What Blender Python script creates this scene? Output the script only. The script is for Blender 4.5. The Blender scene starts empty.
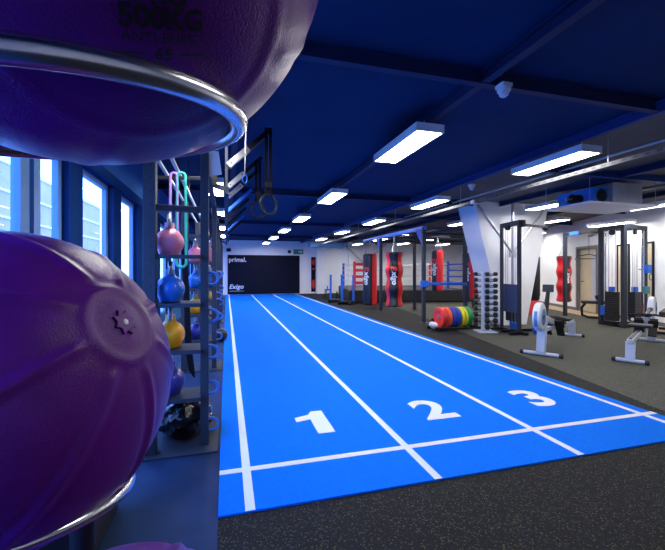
import bpy, bmesh, math, random
from mathutils import Vector, Matrix
random.seed(4)
SC = bpy.context.scene
COL = SC.collection
PI = math.pi
V = Vector

# ------------------------------------------------------------------ materials
def mat(name, col, rough=.5, metal=0., noise=0., nscale=8., bump=0., bscale=120., spec=.5, coat=0.):
    m = bpy.data.materials.new(name); m.use_nodes = True
    nt = m.node_tree; b = nt.nodes['Principled BSDF']
    b.inputs['Base Color'].default_value = (*col, 1)
    b.inputs['Roughness'].default_value = rough
    b.inputs['Metallic'].default_value = metal
    b.inputs['Specular IOR Level'].default_value = spec
    b.inputs['Coat Weight'].default_value = coat
    tc = nt.nodes.new('ShaderNodeTexCoord')
    if noise:
        n = nt.nodes.new('ShaderNodeTexNoise'); n.inputs['Scale'].default_value = nscale; n.inputs['Detail'].default_value = 4
        r = nt.nodes.new('ShaderNodeValToRGB')
        r.color_ramp.elements[0].position = .3; r.color_ramp.elements[1].position = .7
        r.color_ramp.elements[0].color = (*[c*(1-noise) for c in col], 1)
        r.color_ramp.elements[1].color = (*[min(1, c*(1+noise)) for c in col], 1)
        nt.links.new(tc.outputs['Object'], n.inputs['Vector']); nt.links.new(n.outputs['Fac'], r.inputs['Fac'])
        nt.links.new(r.outputs['Color'], b.inputs['Base Color'])
    if bump:
        n2 = nt.nodes.new('ShaderNodeTexNoise'); n2.inputs['Scale'].default_value = bscale; n2.inputs['Detail'].default_value = 3
        bp = nt.nodes.new('ShaderNodeBump'); bp.inputs['Strength'].default_value = bump; bp.inputs['Distance'].default_value = .004
        nt.links.new(tc.outputs['Object'], n2.inputs['Vector']); nt.links.new(n2.outputs['Fac'], bp.inputs['Height'])
        nt.links.new(bp.outputs['Normal'], b.inputs['Normal'])
    return m

def speckle(name, base, specks, amount, scale, rough=.75):
    m = mat(name, base, rough, bump=.25, bscale=200, spec=.2)
    nt = m.node_tree; b = nt.nodes['Principled BSDF']
    tc = nt.nodes.new('ShaderNodeTexCoord')
    v = nt.nodes.new('ShaderNodeTexVoronoi'); v.inputs['Scale'].default_value = scale
    nt.links.new(tc.outputs['Object'], v.inputs['Vector'])
    sep = nt.nodes.new('ShaderNodeSeparateColor'); nt.links.new(v.outputs['Color'], sep.inputs['Color'])
    gt = nt.nodes.new('ShaderNodeMath'); gt.operation = 'GREATER_THAN'; gt.inputs[1].default_value = 1-amount
    nt.links.new(sep.outputs[0], gt.inputs[0])
    lt = nt.nodes.new('ShaderNodeMath'); lt.operation = 'LESS_THAN'; lt.inputs[1].default_value = .52
    nt.links.new(v.outputs['Distance'], lt.inputs[0])
    mu = nt.nodes.new('ShaderNodeMath'); mu.operation = 'MULTIPLY'
    nt.links.new(gt.outputs[0], mu.inputs[0]); nt.links.new(lt.outputs[0], mu.inputs[1])
    ramp = nt.nodes.new('ShaderNodeValToRGB'); ramp.color_ramp.interpolation = 'CONSTANT'
    ramp.color_ramp.elements[0].color = (*specks[0], 1); ramp.color_ramp.elements[1].position = .5
    ramp.color_ramp.elements[1].color = (*specks[1], 1)
    nt.links.new(sep.outputs[1], ramp.inputs['Fac'])
    mx = nt.nodes.new('ShaderNodeMix'); mx.data_type = 'RGBA'
    mx.inputs['A'].default_value = (*base, 1)
    nt.links.new(ramp.outputs['Color'], mx.inputs['B']); nt.links.new(mu.outputs[0], mx.inputs['Factor'])
    nt.links.new(mx.outputs['Result'], b.inputs['Base Color'])
    return m

def emit(name, col, s):
    m = bpy.data.materials.new(name); m.use_nodes = True
    b = m.node_tree.nodes['Principled BSDF']
    b.inputs['Base Color'].default_value = (.8, .8, .8, 1)
    b.inputs['Emission Color'].default_value = (*col, 1); b.inputs['Emission Strength'].default_value = s
    return m

def glassmat():
    m = bpy.data.materials.new('window_glass'); m.use_nodes = True
    nt = m.node_tree; nt.nodes.clear()
    o = nt.nodes.new('ShaderNodeOutputMaterial'); mx = nt.nodes.new('ShaderNodeMixShader')
    t = nt.nodes.new('ShaderNodeBsdfTransparent'); t.inputs['Color'].default_value = (.93, .96, 1, 1)
    g = nt.nodes.new('ShaderNodeBsdfGlossy'); g.inputs['Roughness'].default_value = .02
    f = nt.nodes.new('ShaderNodeFresnel'); f.inputs['IOR'].default_value = 1.45
    ge = nt.nodes.new('ShaderNodeNewGeometry'); iv = nt.nodes.new('ShaderNodeMath'); iv.operation = 'SUBTRACT'; iv.inputs[0].default_value = 1
    nt.links.new(ge.outputs['Backfacing'], iv.inputs[1]); fm = nt.nodes.new('ShaderNodeMath'); fm.operation = 'MULTIPLY'
    nt.links.new(f.outputs[0], fm.inputs[0]); nt.links.new(iv.outputs[0], fm.inputs[1])
    nt.links.new(fm.outputs[0], mx.inputs[0]); nt.links.new(t.outputs[0], mx.inputs[1]); nt.links.new(g.outputs[0], mx.inputs[2])
    nt.links.new(mx.outputs[0], o.inputs[0])
    return m

M = dict(
    ball=mat('purple_vinyl', (.105, .010, .195), .33, noise=.12, nscale=14, bump=.3, bscale=330, spec=.22),
    print_black=mat('black_print', (.006, .006, .012), .5),
    plug=mat('white_plug', (.8, .8, .75), .4),
    ring_steel=mat('brushed_steel_tube', (.62, .62, .64), .24, 1., noise=.08, nscale=30),
    turf=mat('blue_sprint_turf', (.002, .165, .80), .8, noise=.10, nscale=60, bump=.5, bscale=260, spec=.05),
    line=mat('white_turf_line', (.70, .75, .80), .8, bump=.4, bscale=260, spec=.2),
    rubber=speckle('black_speckled_rubber', (.0050, .0056, .0085), ((.085, .078, .036), (.028, .032, .040)), .26, 125),
    rubber_grey=speckle('grey_green_speckled_rubber', (.064, .065, .055), ((.16, .155, .11), (.035, .037, .036)), .45, 110),
    vinyl=mat('blue_lit_grey_vinyl', (.008, .029, .085), .6, spec=.2, noise=.25, nscale=3),  # dark grey floor with the blue window light put into its colour
    wood=mat('pale_wood_floor', (.50, .34, .19), .45, noise=.15, nscale=6),
    ceil_spill=mat('blue_spill_ceiling', (.003, .024, .088), .8, spec=.15, noise=.12, nscale=1.5),  # blue bounce from the track painted into a dark ceiling
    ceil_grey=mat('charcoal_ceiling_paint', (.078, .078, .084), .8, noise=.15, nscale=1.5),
    beam=mat('charcoal_beam_with_spill', (.006, .019, .075), .6, spec=.3, noise=.1, nscale=3),  # charcoal beams, blue spill mixed into the base colour
    beam_spill=mat('blue_spill_beam', (.006, .035, .17), .6, spec=.3, noise=.08, nscale=3),  # stronger blue light painted onto these beams
    white=mat('white_wall_paint', (.87, .875, .88), .7, noise=.03, nscale=2),
    navy_board=mat('navy_black_board', (.004, .006, .020), .6, noise=.1, nscale=1, spec=.12),
    wall_blue=mat('blue_grey_wall_paint', (.05, .15, .36), .7, spec=0., noise=.06, nscale=2),
    frame_blue=mat('blue_grey_aluminium', (.12, .24, .44), .5, spec=.12),
    pillar_navy=mat('navy_pillar_paint', (.010, .036, .13), .7, spec=0., noise=.1, nscale=3),
    steel_dark=mat('dark_grey_powder_coat', (.030, .038, .056), .55, .1, spec=.3, noise=.08, nscale=10),
    steel_black=mat('black_powder_coat', (.010, .011, .015), .45, spec=.25),
    steel_grey=mat('galvanised_steel', (.50, .51, .53), .35, .9, noise=.12, nscale=18),
    blue_coat=mat('bright_blue_powder_coat', (.008, .12, .58), .4),
    loop_blue=mat('blue_rubber_coating', (.02, .14, .50), .4),
    chrome=mat('chrome', (.75, .75, .77), .14, 1.),
    pink=mat('pink_kettlebell_paint', (.72, .22, .36), .38, coat=.2),
    kblue=mat('blue_kettlebell_paint', (.012, .16, .66), .36, coat=.2),
    yellow=mat('yellow_kettlebell_paint', (.95, .40, .008), .36, coat=.2),
    kpurple=mat('indigo_kettlebell_paint', (.030, .028, .24), .36, coat=.2),
    band_pink=mat('lilac_latex', (.36, .18, .46), .6),
    band_green=mat('mint_latex', (.012, .38, .27), .6),
    strap=mat('black_webbing', (.008, .008, .011), .85, spec=.08, noise=.2, nscale=60),
    bagleather=mat('black_bag_vinyl', (.010, .010, .016), .32, bump=.3, bscale=60),
    redleather=mat('red_bag_vinyl', (.66, .012, .022), .35, bump=.2, bscale=60),
    white_print=mat('white_print', (.85, .85, .85), .5),
    red_print=mat('red_print', (.75, .03, .03), .5),
    red=mat('red_rubber', (.80, .035, .025), .5),
    orange=mat('orange_red_rubber', (.86, .09, .03), .5),
    pblue=mat('royal_blue_rubber', (.012, .045, .36), .5),
    pyellow=mat('lemon_rubber', (.80, .66, .02), .5),
    pgreen=mat('green_rubber', (.012, .32, .07), .5),
    blackrub=mat('black_rubber', (.010, .010, .012), .5, bump=.2),
    rower_grey=mat('light_grey_enamel', (.55, .60, .68), .4),
    rower_white=mat('white_enamel', (.78, .82, .88), .35),
    fan_blue=mat('light_blue_enamel', (.03, .25, .80), .45),
    grey_sheet=mat('zinc_sheet', (.46, .47, .49), .45, .35, noise=.1, nscale=5),
    perf=mat('blue_grey_perforated_cover', (.10, .24, .50), .5, noise=.5, nscale=60),
    rope_red=mat('red_ring_rope', (.72, .02, .02), .5),
    rope_blue=mat('blue_ring_rope', (.02, .06, .40), .5),
    rope_white=mat('white_ring_rope', (.75, .75, .77), .5),
    tan=mat('tan_door_paint', (.62, .54, .36), .5, noise=.05, nscale=3),
    door_frame=mat('grey_door_frame', (.14, .14, .15), .5),
    mg_panel=mat('navy_guard_panel', (.030, .055, .115), .4),
    teal=mat('teal_plate', (.05, .22, .24), .4),
    plast=mat('white_plastic', (.75, .76, .78), .4),
    green_sign=mat('green_sign', (.01, .28, .22), .4),
    facade=mat('pale_facade', (.40, .25, .20), .8, noise=.1, nscale=.6),
    facade_light=mat('white_facade', (.85, .88, .92), .8, noise=.05, nscale=.6),
    roof=mat('slate_roof', (.10, .14, .20), .7),
    ground=mat('paving', (.40, .42, .44), .8, noise=.1),
    lamp=emit('lamp_diffuser', (1., .97, .94), 19.),
    glass=glassmat(),
)
m = mat('slotted_steel', (.07, .072, .08), .6, .2); nt = m.node_tree; b = nt.nodes['Principled BSDF']
tc = nt.nodes.new('ShaderNodeTexCoord'); sx = nt.nodes.new('ShaderNodeSeparateXYZ'); nt.links.new(tc.outputs['Object'], sx.inputs[0])
def mth(op, a, v):
    n = nt.nodes.new('ShaderNodeMath'); n.operation = op; nt.links.new(a, n.inputs[0])
    if isinstance(v, float): n.inputs[1].default_value = v
    else: nt.links.new(v, n.inputs[1])
    return n.outputs[0]
slot = mth('MULTIPLY', mth('LESS_THAN', mth('WRAP', sx.outputs[1], .12) if 0 else mth('FRACT', mth('MULTIPLY', sx.outputs[1], 8.), 0.), .45),
           mth('LESS_THAN', mth('ABSOLUTE', mth('SUBTRACT', sx.outputs[2], .026), 0.), .011))
mx = nt.nodes.new('ShaderNodeMix'); mx.data_type = 'RGBA'; nt.links.new(slot, mx.inputs['Factor'])
mx.inputs['A'].default_value = (.07, .072, .08, 1); mx.inputs['B'].default_value = (.02, .02, .025, 1); nt.links.new(mx.outputs['Result'], b.inputs['Base Color'])
M['slotted'] = m

# ------------------------------------------------------------------ mesh helpers
def NB(): return bmesh.new()
def box(bm, x0, x1, y0, y1, z0, z1):
    vs = [bm.verts.new((x, y, z)) for x in (x0, x1) for y in (y0, y1) for z in (z0, z1)]
    for f in ((0, 1, 3, 2), (4, 6, 7, 5), (0, 4, 5, 1), (2, 3, 7, 6), (0, 2, 6, 4), (1, 5, 7, 3)):
        bm.faces.new([vs[i] for i in f])
    return bm
def cbox(bm, c, sx, sy, sz):
    return box(bm, c[0]-sx/2, c[0]+sx/2, c[1]-sy/2, c[1]+sy/2, c[2]-sz/2, c[2]+sz/2)
def frame_of(d):
    d = d.normalized(); up = V((0, 0, 1)) if abs(d.z) < .95 else V((0, 1, 0))
    s = d.cross(up).normalized(); return s, s.cross(d).normalized()
def bar(bm, p0, p1, w, h):
    "rectangular bar from p0 to p1: w sideways, h upright"
    p0, p1 = V(p0), V(p1); s, u = frame_of(p1-p0)
    q = [[bm.verts.new(p + s*a*w/2 + u*b*h/2) for a, b in ((-1, -1), (1, -1), (1, 1), (-1, 1))] for p in (p0, p1)]
    bm.faces.new(q[0]); bm.faces.new(q[1][::-1])
    for i in range(4): bm.faces.new((q[0][i], q[1][i], q[1][(i+1) % 4], q[0][(i+1) % 4]))
    return bm
def tube(bm, pts, r, n=10, closed=False):
    pts = [V(p) for p in pts]; N = len(pts); rings = []; pu = None
    for i, p in enumerate(pts):
        if closed: d = pts[(i+1) % N]-pts[i-1]
        else: d = pts[min(i+1, N-1)]-pts[max(i-1, 0)]
        d.normalize()
        if pu is None: s, u = frame_of(d)
        else:
            s = d.cross(pu)
            if s.length < 1e-5: s, u = frame_of(d)
            else: s.normalize(); u = s.cross(d).normalized()
        pu = u; rr = r[i] if isinstance(r, (list, tuple)) else r
        rings.append([bm.verts.new(p + s*math.cos(2*PI*k/n)*rr + u*math.sin(2*PI*k/n)*rr) for k in range(n)])
    for i in range(N if closed else N-1):
        a, b = rings[i], rings[(i+1) % N]; off = 0
        if closed and i == N-1:
            off = min(range(n), key=lambda o: (a[0].co-b[o].co).length)
        for k in range(n):
            bm.faces.new((a[k], a[(k+1) % n], b[(k+1+off) % n], b[(k+off) % n]))
    if not closed: bm.faces.new(rings[0][::-1]); bm.faces.new(rings[-1])
    return bm
def cyl(bm, p0, p1, r, n=16): return tube(bm, [p0, p1], r, n)
def lathe(bm, prof, n=24, mx=None, a0=0, a1=2*PI):
    full = abs(a1-a0-2*PI) < 1e-6; mx = mx or Matrix(); cols = []
    for k in range(n if full else n+1):
        a = a0+(a1-a0)*k/n
        cols.append([bm.verts.new(mx @ V((r*math.cos(a), r*math.sin(a), z))) for r, z in prof])
    K = len(cols)
    for k in range(K if full else K-1):
        a, b = cols[k], cols[(k+1) % K]
        for j in range(len(prof)-1):
            bm.faces.new((a[j], b[j], b[j+1], a[j+1]))
    bmesh.ops.remove_doubles(bm, verts=bm.verts, dist=1e-5)
    bmesh.ops.recalc_face_normals(bm, faces=bm.faces)
    return bm
def prism(bm, poly, t, mx=None):
    mx = mx or Matrix()
    a = [bm.verts.new(mx @ V((x, y, 0))) for x, y in poly]; b = [bm.verts.new(mx @ V((x, y, t))) for x, y in poly]
    bm.faces.new(a[::-1]); bm.faces.new(b)
    for i in range(len(a)): bm.faces.new((a[i], a[(i+1) % len(a)], b[(i+1) % len(a)], b[i]))
    return bm
def sphere(bm, c, r, n=20, m=12, sq=(1, 1, 1)):
    return lathe(bm, [(r*math.sin(PI*j/m)*1, r*-math.cos(PI*j/m)) for j in range(m+1)], n, Matrix.Translation(c) @ Matrix.Diagonal((*sq, 1)))
def arc(c, r, a0, a1, n, plane='xz'):
    o = []
    for i in range(n+1):
        a = a0+(a1-a0)*i/n; x, y = r*math.cos(a), r*math.sin(a)
        o.append(V(c)+(V((x, 0, y)) if plane == 'xz' else V((x, y, 0)) if plane == 'xy' else V((0, x, y))))
    return o
def hexa(bm, q):   # q: 8 points, 4 bottom then 4 top
    vs = [bm.verts.new(p) for p in q]
    for f in ((3, 2, 1, 0), (4, 5, 6, 7), (0, 1, 5, 4), (1, 2, 6, 5), (2, 3, 7, 6), (3, 0, 4, 7)): bm.faces.new([vs[i] for i in f])
    return bm
def obj(name, bm, m, parent=None, smooth=True, bev=0., ang=35):
    me = bpy.data.meshes.new(name); bmesh.ops.recalc_face_normals(bm, faces=bm.faces)
    bm.to_mesh(me); bm.free(); me.materials.append(m if not isinstance(m, str) else M[m])
    if smooth:
        me.polygons.foreach_set('use_smooth', [True]*len(me.polygons)); me.set_sharp_from_angle(angle=math.radians(ang))
    o = bpy.data.objects.new(name, me); COL.objects.link(o)
    if parent: o.parent = parent
    if bev:
        b = o.modifiers.new('bevel', 'BEVEL'); b.width = bev; b.segments = 2; b.limit_method = 'ANGLE'; b.angle_limit = .7
        b.harden_normals = False
    return o
def tag(o, label, cat, group=None):
    o['label'] = label; o['category'] = cat
    if group: o['group'] = group
    return o
def thing(name, label, cat, loc=(0, 0, 0), rz=0., group=None):
    o = bpy.data.objects.new(name, None); o.empty_display_size = .1; COL.objects.link(o)
    o.location = loc; o.rotation_euler = (0, 0, rz)
    return tag(o, label, cat, group)
def struct(name, bm, m, parent=None, **k):
    o = obj(name, bm, m, parent, **k)
    if not parent: o['kind'] = 'structure'
    return o
def dup(root, loc, rz, label, group=None, mats=None):
    r = root.copy(); COL.objects.link(r); r.location = loc; r.rotation_euler = (0, 0, rz); r['label'] = label
    if group: r['group'] = group
    def rec(src, dst):
        for ch in list(src.children):
            c = ch.copy(); COL.objects.link(c); c.parent = dst
            if mats and ch.name.split('.')[0] in mats:
                c.data = ch.data.copy(); c.data.materials[0] = M[mats[ch.name.split('.')[0]]]
            rec(ch, c)
    rec(root, r)
    return r
def text_mesh(txt, size, bold=0., depth=0., shear=0., sub=None):
    "bmesh of filled flat lettering centred on the origin in the xy plane"
    cu = bpy.data.curves.new('lettering', 'FONT'); cu.body = txt; cu.size = size; cu.offset = bold; cu.extrude = depth
    cu.align_x = 'CENTER'; cu.align_y = 'CENTER'; cu.shear = shear; cu.resolution_u = 4; cu.space_character = 1.05
    o = bpy.data.objects.new('lettering', cu); COL.objects.link(o)
    dg = bpy.context.evaluated_depsgraph_get(); dg.update()
    me = bpy.data.meshes.new_from_object(o.evaluated_get(dg))
    bpy.data.objects.remove(o); bpy.data.curves.remove(cu)
    bm = bmesh.new(); bm.from_mesh(me); bpy.data.meshes.remove(me)
    bmesh.ops.triangulate(bm, faces=bm.faces)
    if sub:
        for _ in range(3):
            ed = [e for e in bm.edges if e.calc_length() > sub]
            if not ed: break
            bmesh.ops.subdivide_edges(bm, edges=ed, cuts=1)
            bmesh.ops.triangulate(bm, faces=bm.faces)
    xs = [v.co.x for v in bm.verts]; ys = [v.co.y for v in bm.verts]
    cx, cy = (min(xs)+max(xs))/2, (min(ys)+max(ys))/2
    for v in bm.verts: v.co.x -= cx; v.co.y -= cy
    return bm
def xform(bm, mx):
    bmesh.ops.transform(bm, matrix=mx, verts=bm.verts); return bm
R = lambda a, ax: Matrix.Rotation(a, 4, ax)
T = lambda *p: Matrix.Translation(p)
ORD = ['nearest', 'second', 'third', 'fourth', 'fifth', 'sixth', 'seventh']

# ------------------------------------------------------------------ camera
cam_d = bpy.data.cameras.new('camera'); cam = bpy.data.objects.new('camera', cam_d); COL.objects.link(cam)
cam.location = (0, 0, 1.37); cam.rotation_euler = (PI/2, 0, -math.atan(106/377))
cam_d.sensor_width = 36; cam_d.lens = 36*377/665; cam_d.shift_y = -4.7/665; cam_d.clip_start = .02; cam_d.clip_end = 200
SC.camera = cam

# ------------------------------------------------------------------ light and colour management
w = bpy.data.worlds.new('daylight'); SC.world = w; w.use_nodes = True
bg = w.node_tree.nodes['Background']; bg.inputs[0].default_value = (.14, .33, 1., 1); bg.inputs[1].default_value = 7.0
SC.view_settings.view_transform = 'Standard'; SC.view_settings.look = 'None'
SC.view_settings.gamma = 1; SC.view_settings.use_curve_mapping = False; SC.view_settings.exposure = .92

# ------------------------------------------------------------------ the room
YB, YF = 21.8, -2.2          # far wall, wall behind the camera
XL = -1.3
def xr(y): return 11.45+.38*(y-9.9)     # the right wall runs off at an angle
CZ = 3.06
def poly_slab(bm, pts, z0, z1):
    return prism(bm, pts, z1-z0, T(0, 0, z0))
struct('floor', poly_slab(NB(), [(-.045, YF), (xr(YF)+.4, YF), (xr(YB)+.4, YB), (-.045, YB)], -.1, 0), 'rubber', smooth=False)
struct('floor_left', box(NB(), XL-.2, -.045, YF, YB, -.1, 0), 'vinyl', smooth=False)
struct('floor_right', poly_slab(NB(), [(4.3+.2*(YF-3.7), YF), (xr(YF)-.75, YF), (xr(YB)-.75, YB), (4.3+.2*(11-3.7)+1.5, YB), (4.3+.2*(11-3.7), 11)], 0, .004), 'rubber_grey', smooth=False)
struct('floor_wood', poly_slab(NB(), [(xr(YF)-.75, YF), (xr(YF), YF), (xr(YB), YB), (xr(YB)-.75, YB)], 0, .004), 'wood', smooth=False)
struct('ceiling', box(NB(), XL-.2, 4.2, YF, YB, CZ, CZ+.1), 'ceil_spill', smooth=False)
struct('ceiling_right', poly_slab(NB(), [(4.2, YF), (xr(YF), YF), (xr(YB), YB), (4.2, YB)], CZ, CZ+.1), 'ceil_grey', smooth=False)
struct('wall_back', box(NB(), XL-.2, xr(YB)+.3, YB, YB+.15, 0, CZ), 'white', smooth=False)
struct('wall_front', box(NB(), XL-.2, xr(YF)+.1, YF-.15, YF, 0, CZ), 'white', smooth=False)
# pilaster and recess on the far wall
struct('trim_1', box(NB(), 5.08, 5.75, YB-.35, YB, 0, CZ), 'white', bev=.01)
struct('trim_2', box(NB(), 7.1, 7.3, YB-.2, YB, 0, CZ), 'white', bev=.01)
# right wall with a doorway
def wpt(y, off=0): n = V((-1, .38, 0)).normalized(); return V((xr(y), y, 0))+n*off
def wall_seg(bm, y0, y1, z0, z1, o0=0., o1=-.15):
    a, b, c_, d = wpt(y0, o0), wpt(y1, o0), wpt(y1, o1), wpt(y0, o1)
    return poly_slab(bm, [(p.x, p.y) for p in (a, d, c_, b)], z0, z1)
bm = NB(); wall_seg(bm, YF, 9.12, 0, CZ); wall_seg(bm, 10.1, YB, 0, CZ); wall_seg(bm, 9.12, 10.1, 2.08, CZ)
struct('wall_right', bm, 'white', smooth=False)
bm = NB(); wall_seg(bm, YF, 9.05, .004, .1, .015, 0); wall_seg(bm, 10.17, YB, .004, .1, .015, 0)
struct('baseboard_right', bm, 'door_frame', smooth=False)
bm = NB(); wall_seg(bm, 9.04, 9.12, .004, 2.16, .03, -.15); wall_seg(bm, 10.1, 10.18, .004, 2.16, .03, -.15); wall_seg(bm, 9.12, 10.1, 2.08, 2.16, .03, -.15)
dr = struct('door_1', bm, 'door_frame', smooth=False)
struct('door_leaf', wall_seg(NB(), 9.12, 10.1, .001, 2.08, -.08, -.12), 'tan', dr)
bm = NB(); wall_seg(bm, 9.28, 9.5, .3, 1.9, -.07, -.08); struct('door_glass', bm, 'rower_grey', dr)
bm = NB(); p = wpt(9.98, -.02); cyl(bm, (p.x, p.y, 1.0), (p.x+.02, p.y-.12, 1.0), .012); struct('door_handle', bm, 'chrome', dr)
for k, (a, b) in enumerate(((7.72, 8.2), (6.9, 7.28))):
    bm = NB(); wall_seg(bm, a, a+.05, .11, 2.05, .03, 0); wall_seg(bm, b-.05, b, .11, 2.05, .03, 0); wall_seg(bm, a, b, 2.05, 2.1, .03, 0)
    dr = struct('door_%d' % (k+2), bm, 'steel_black', smooth=False)
    struct('door_leaf', wall_seg(NB(), a+.05, b-.05, .11, 2.05, .015, 0), 'tan', dr)
# left wall: glazing between pillars
ZH, ZS = 2.41, .45
bm = NB(); box(bm, XL-.07, XL, YF, YB, ZH, CZ); struct('wall_left', bm, 'wall_blue', smooth=False)
struct('wall_left_sill', box(NB(), XL-.07, XL, YF, YB, 0, ZS), 'wall_blue', smooth=False)
struct('trim_4', box(NB(), XL-.02, XL+.06, YF, YB, ZH-.07, ZH+.05), 'pillar_navy', bev=.005)
pillars = [(1.2, 1.62), (3.60, 3.90), (4.86, 5.20), (6.1, 6.6)] + [(7.6+1.55*i, 8.05+1.55*i) for i in range(9)] + [(YF, -.35)]  # last span is an unseen solid stretch added to shade the balls
for k, (a, b) in enumerate(pillars):
    struct('trim_%d' % (10+k), box(NB(), XL-.07, XL+.05, a, b, ZS, ZH-.07), 'pillar_navy', bev=.006)
ps = sorted(pillars); spans = [(ps[i][1], ps[i+1][0]) for i in range(len(ps)-1)]+[(ps[-1][1], YB)]
wn = 0
for a, b in spans:
    if b-a < .15: continue
    wn += 1
    bm = NB(); fr = .05; x0, x1 = XL-.055, XL-.01
    box(bm, x0, x1, a, a+fr*.6, ZS, ZH-.07); box(bm, x0, x1, b-fr*1.4, b, ZS, ZH-.07)
    box(bm, x0, x1, a+fr*.6, b-fr*1.4, ZS, ZS+fr); box(bm, x0, x1, a+fr*.6, b-fr*1.4, ZH-.13, ZH-.07)
    if a < 2.9 < b:
        box(bm, x0, XL+.0, 2.93, 3.05, ZS+fr, ZH-.13); box(bm, x0, XL+.02, 3.065, 3.16, ZS+fr, ZH-.13)
        box(bm, x0, x1, 2.2, 2.26, ZS+fr, ZH-.13)
    wo = struct('window_%d' % wn, bm, 'frame_blue', smooth=False)
    struct('pane', box(NB(), XL-.038, XL-.03, a+fr*.6, b-fr*1.4, ZS+fr, ZH-.13), 'glass', wo, smooth=False)

# ceiling beams (I-sections) along the room and across it
def ibeam(bm, p0, p1, w, h, t=.018):
    p0, p1 = V(p0), V(p1); dz = V((0, 0, h/2-t/2))
    bar(bm, p0, p1, .014, h-2*t); bar(bm, p0+dz, p1+dz, w, t); bar(bm, p0-dz, p1-dz, w, t)
k = 20
for x, m_ in ((.1, 'beam'), (2.1, 'beam'), (4.2, 'beam_spill'), (6.5, 'beam'), (8.9, 'beam')):
    k += 1; bm = NB(); ibeam(bm, (x, YF, 3.005), (x, YB, 3.005), .075, .11); struct('trim_%d' % k, bm, m_, smooth=False)
for y in (2.74, 7.9, 13.05, 18.2):
    for x0, x1, m_ in ((XL, 4.1, 'beam'), (4.3, xr(y)-.02, 'beam')):
        k += 1; bm = NB(); ibeam(bm, (x0, y, 3.0), (x1, y, 3.0), .07, .12); struct('trim_%d' % k, bm, m_, smooth=False)
for y in (4.9, 10.4):
    k += 1; bm = NB(); ibeam(bm, (4.3, y, 3.0), (xr(y)-.02, y, 3.0), .08, .12); struct('trim_%d' % k, bm, 'beam_spill', smooth=False)

# big white tapering pillar
struct('trim_5', hexa(NB(), [(6.60, 7.85, 0), (7.31, 7.85, 0), (7.31, 8.52, 0), (6.60, 8.52, 0),
                             (5.74, 7.85, CZ), (8.00, 7.85, CZ), (8.00, 8.52, CZ), (5.74, 8.52, CZ)]), 'white', bev=.012)

# ------------------------------------------------------------------ outside the windows
struct('ground', box(NB(), -40, XL-.2, -30, 60, -.2, -.1), 'ground', smooth=False)
t = thing('office_building', 'pale blue office block with white floor bands across the street', 'building', (-12, 16, -.1))
obj('facade', box(NB(), -4, 0, -12, 26, 0, 7.7), 'facade', t, smooth=False)
for z in (1.5, 3.0, 4.4, 5.9, 7.5):
    obj('floor_band', box(NB(), 0, .12, -12, 26, z, z+.10), 'facade_light', t, smooth=False)
t = thing('gabled_shed', 'low white building with a pitched slate roof beyond the window', 'building', (-7.5, 12.2, -.1))
bm = NB(); prism(bm, [(-1.5, 0), (1.5, 0), (1.5, 2.3), (0, 3.1), (-1.5, 2.3)], 3.5, T(0, 1.7, 0) @ R(PI/2, 'X') ); obj('wall', bm, 'facade_light', t, smooth=False)
bm = NB(); bar(bm, (-1.6, 0, 2.28), (0, 0, 3.17), 3.7, .06); bar(bm, (0, 0, 3.17), (1.6, 0, 2.28), 3.7, .06); obj('roof', bm, 'roof', t, smooth=False)
t = thing('terrace_house', 'white house with grey eaves seen at the left edge', 'building', (-9, 5.8, -.1))
obj('wall', box(NB(), -2, 0, -3, 2.2, 0, 2.5), 'facade_light', t, smooth=False)
bm = NB(); bar(bm, (.25, -3.1, 2.55), (.25, 2.3, 2.55), 3.0, .14); obj('roof', bm, 'roof', t, smooth=False)
obj('gable', box(NB(), -2, -.4, -3, .9, 2.62, 4.0), 'facade_light', t, smooth=False)

# ------------------------------------------------------------------ sprint track
tr = thing('sprint_track', 'bright blue sprint track with white lanes along the gym floor', 'running track', (0, 0, 0))
obj('turf', box(NB(), -.045, 3.93, 2.175, 21.6, .0005, .012), 'turf', tr, smooth=False)
for x, y0 in ((.13, 2.175), (1.33, 2.175), (2.515, 2.175), (3.775, 2.175)):
    obj('lane_line', box(NB(), x-.028, x+.028, y0, 21.6, .0125, .0145), 'line', tr, smooth=False)
obj('start_line', box(NB(), -.045, 3.93, 2.605, 2.660, .0125, .0148), 'line', tr, smooth=False)
for s_, x in (('1', .735), ('2', 1.93), ('3', 3.14)):
    if s_ == '1':
        bm = prism(NB(), [(.02, -.235), (.15, -.235), (.15, .235), (.055, .235), (.02, .165), (-.10, .125), (-.10, .035), (.02, .065)], .002, T(-.02, 0, -.001))
    else: bm = text_mesh(s_, .62, bold=.018, depth=.001)
    xform(bm, T(x, 3.29, .0145) @ Matrix.Diagonal((1.12, 1.05, 1, 1)))
    obj('lane_number', bm, 'line', tr, smooth=False)

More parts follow.
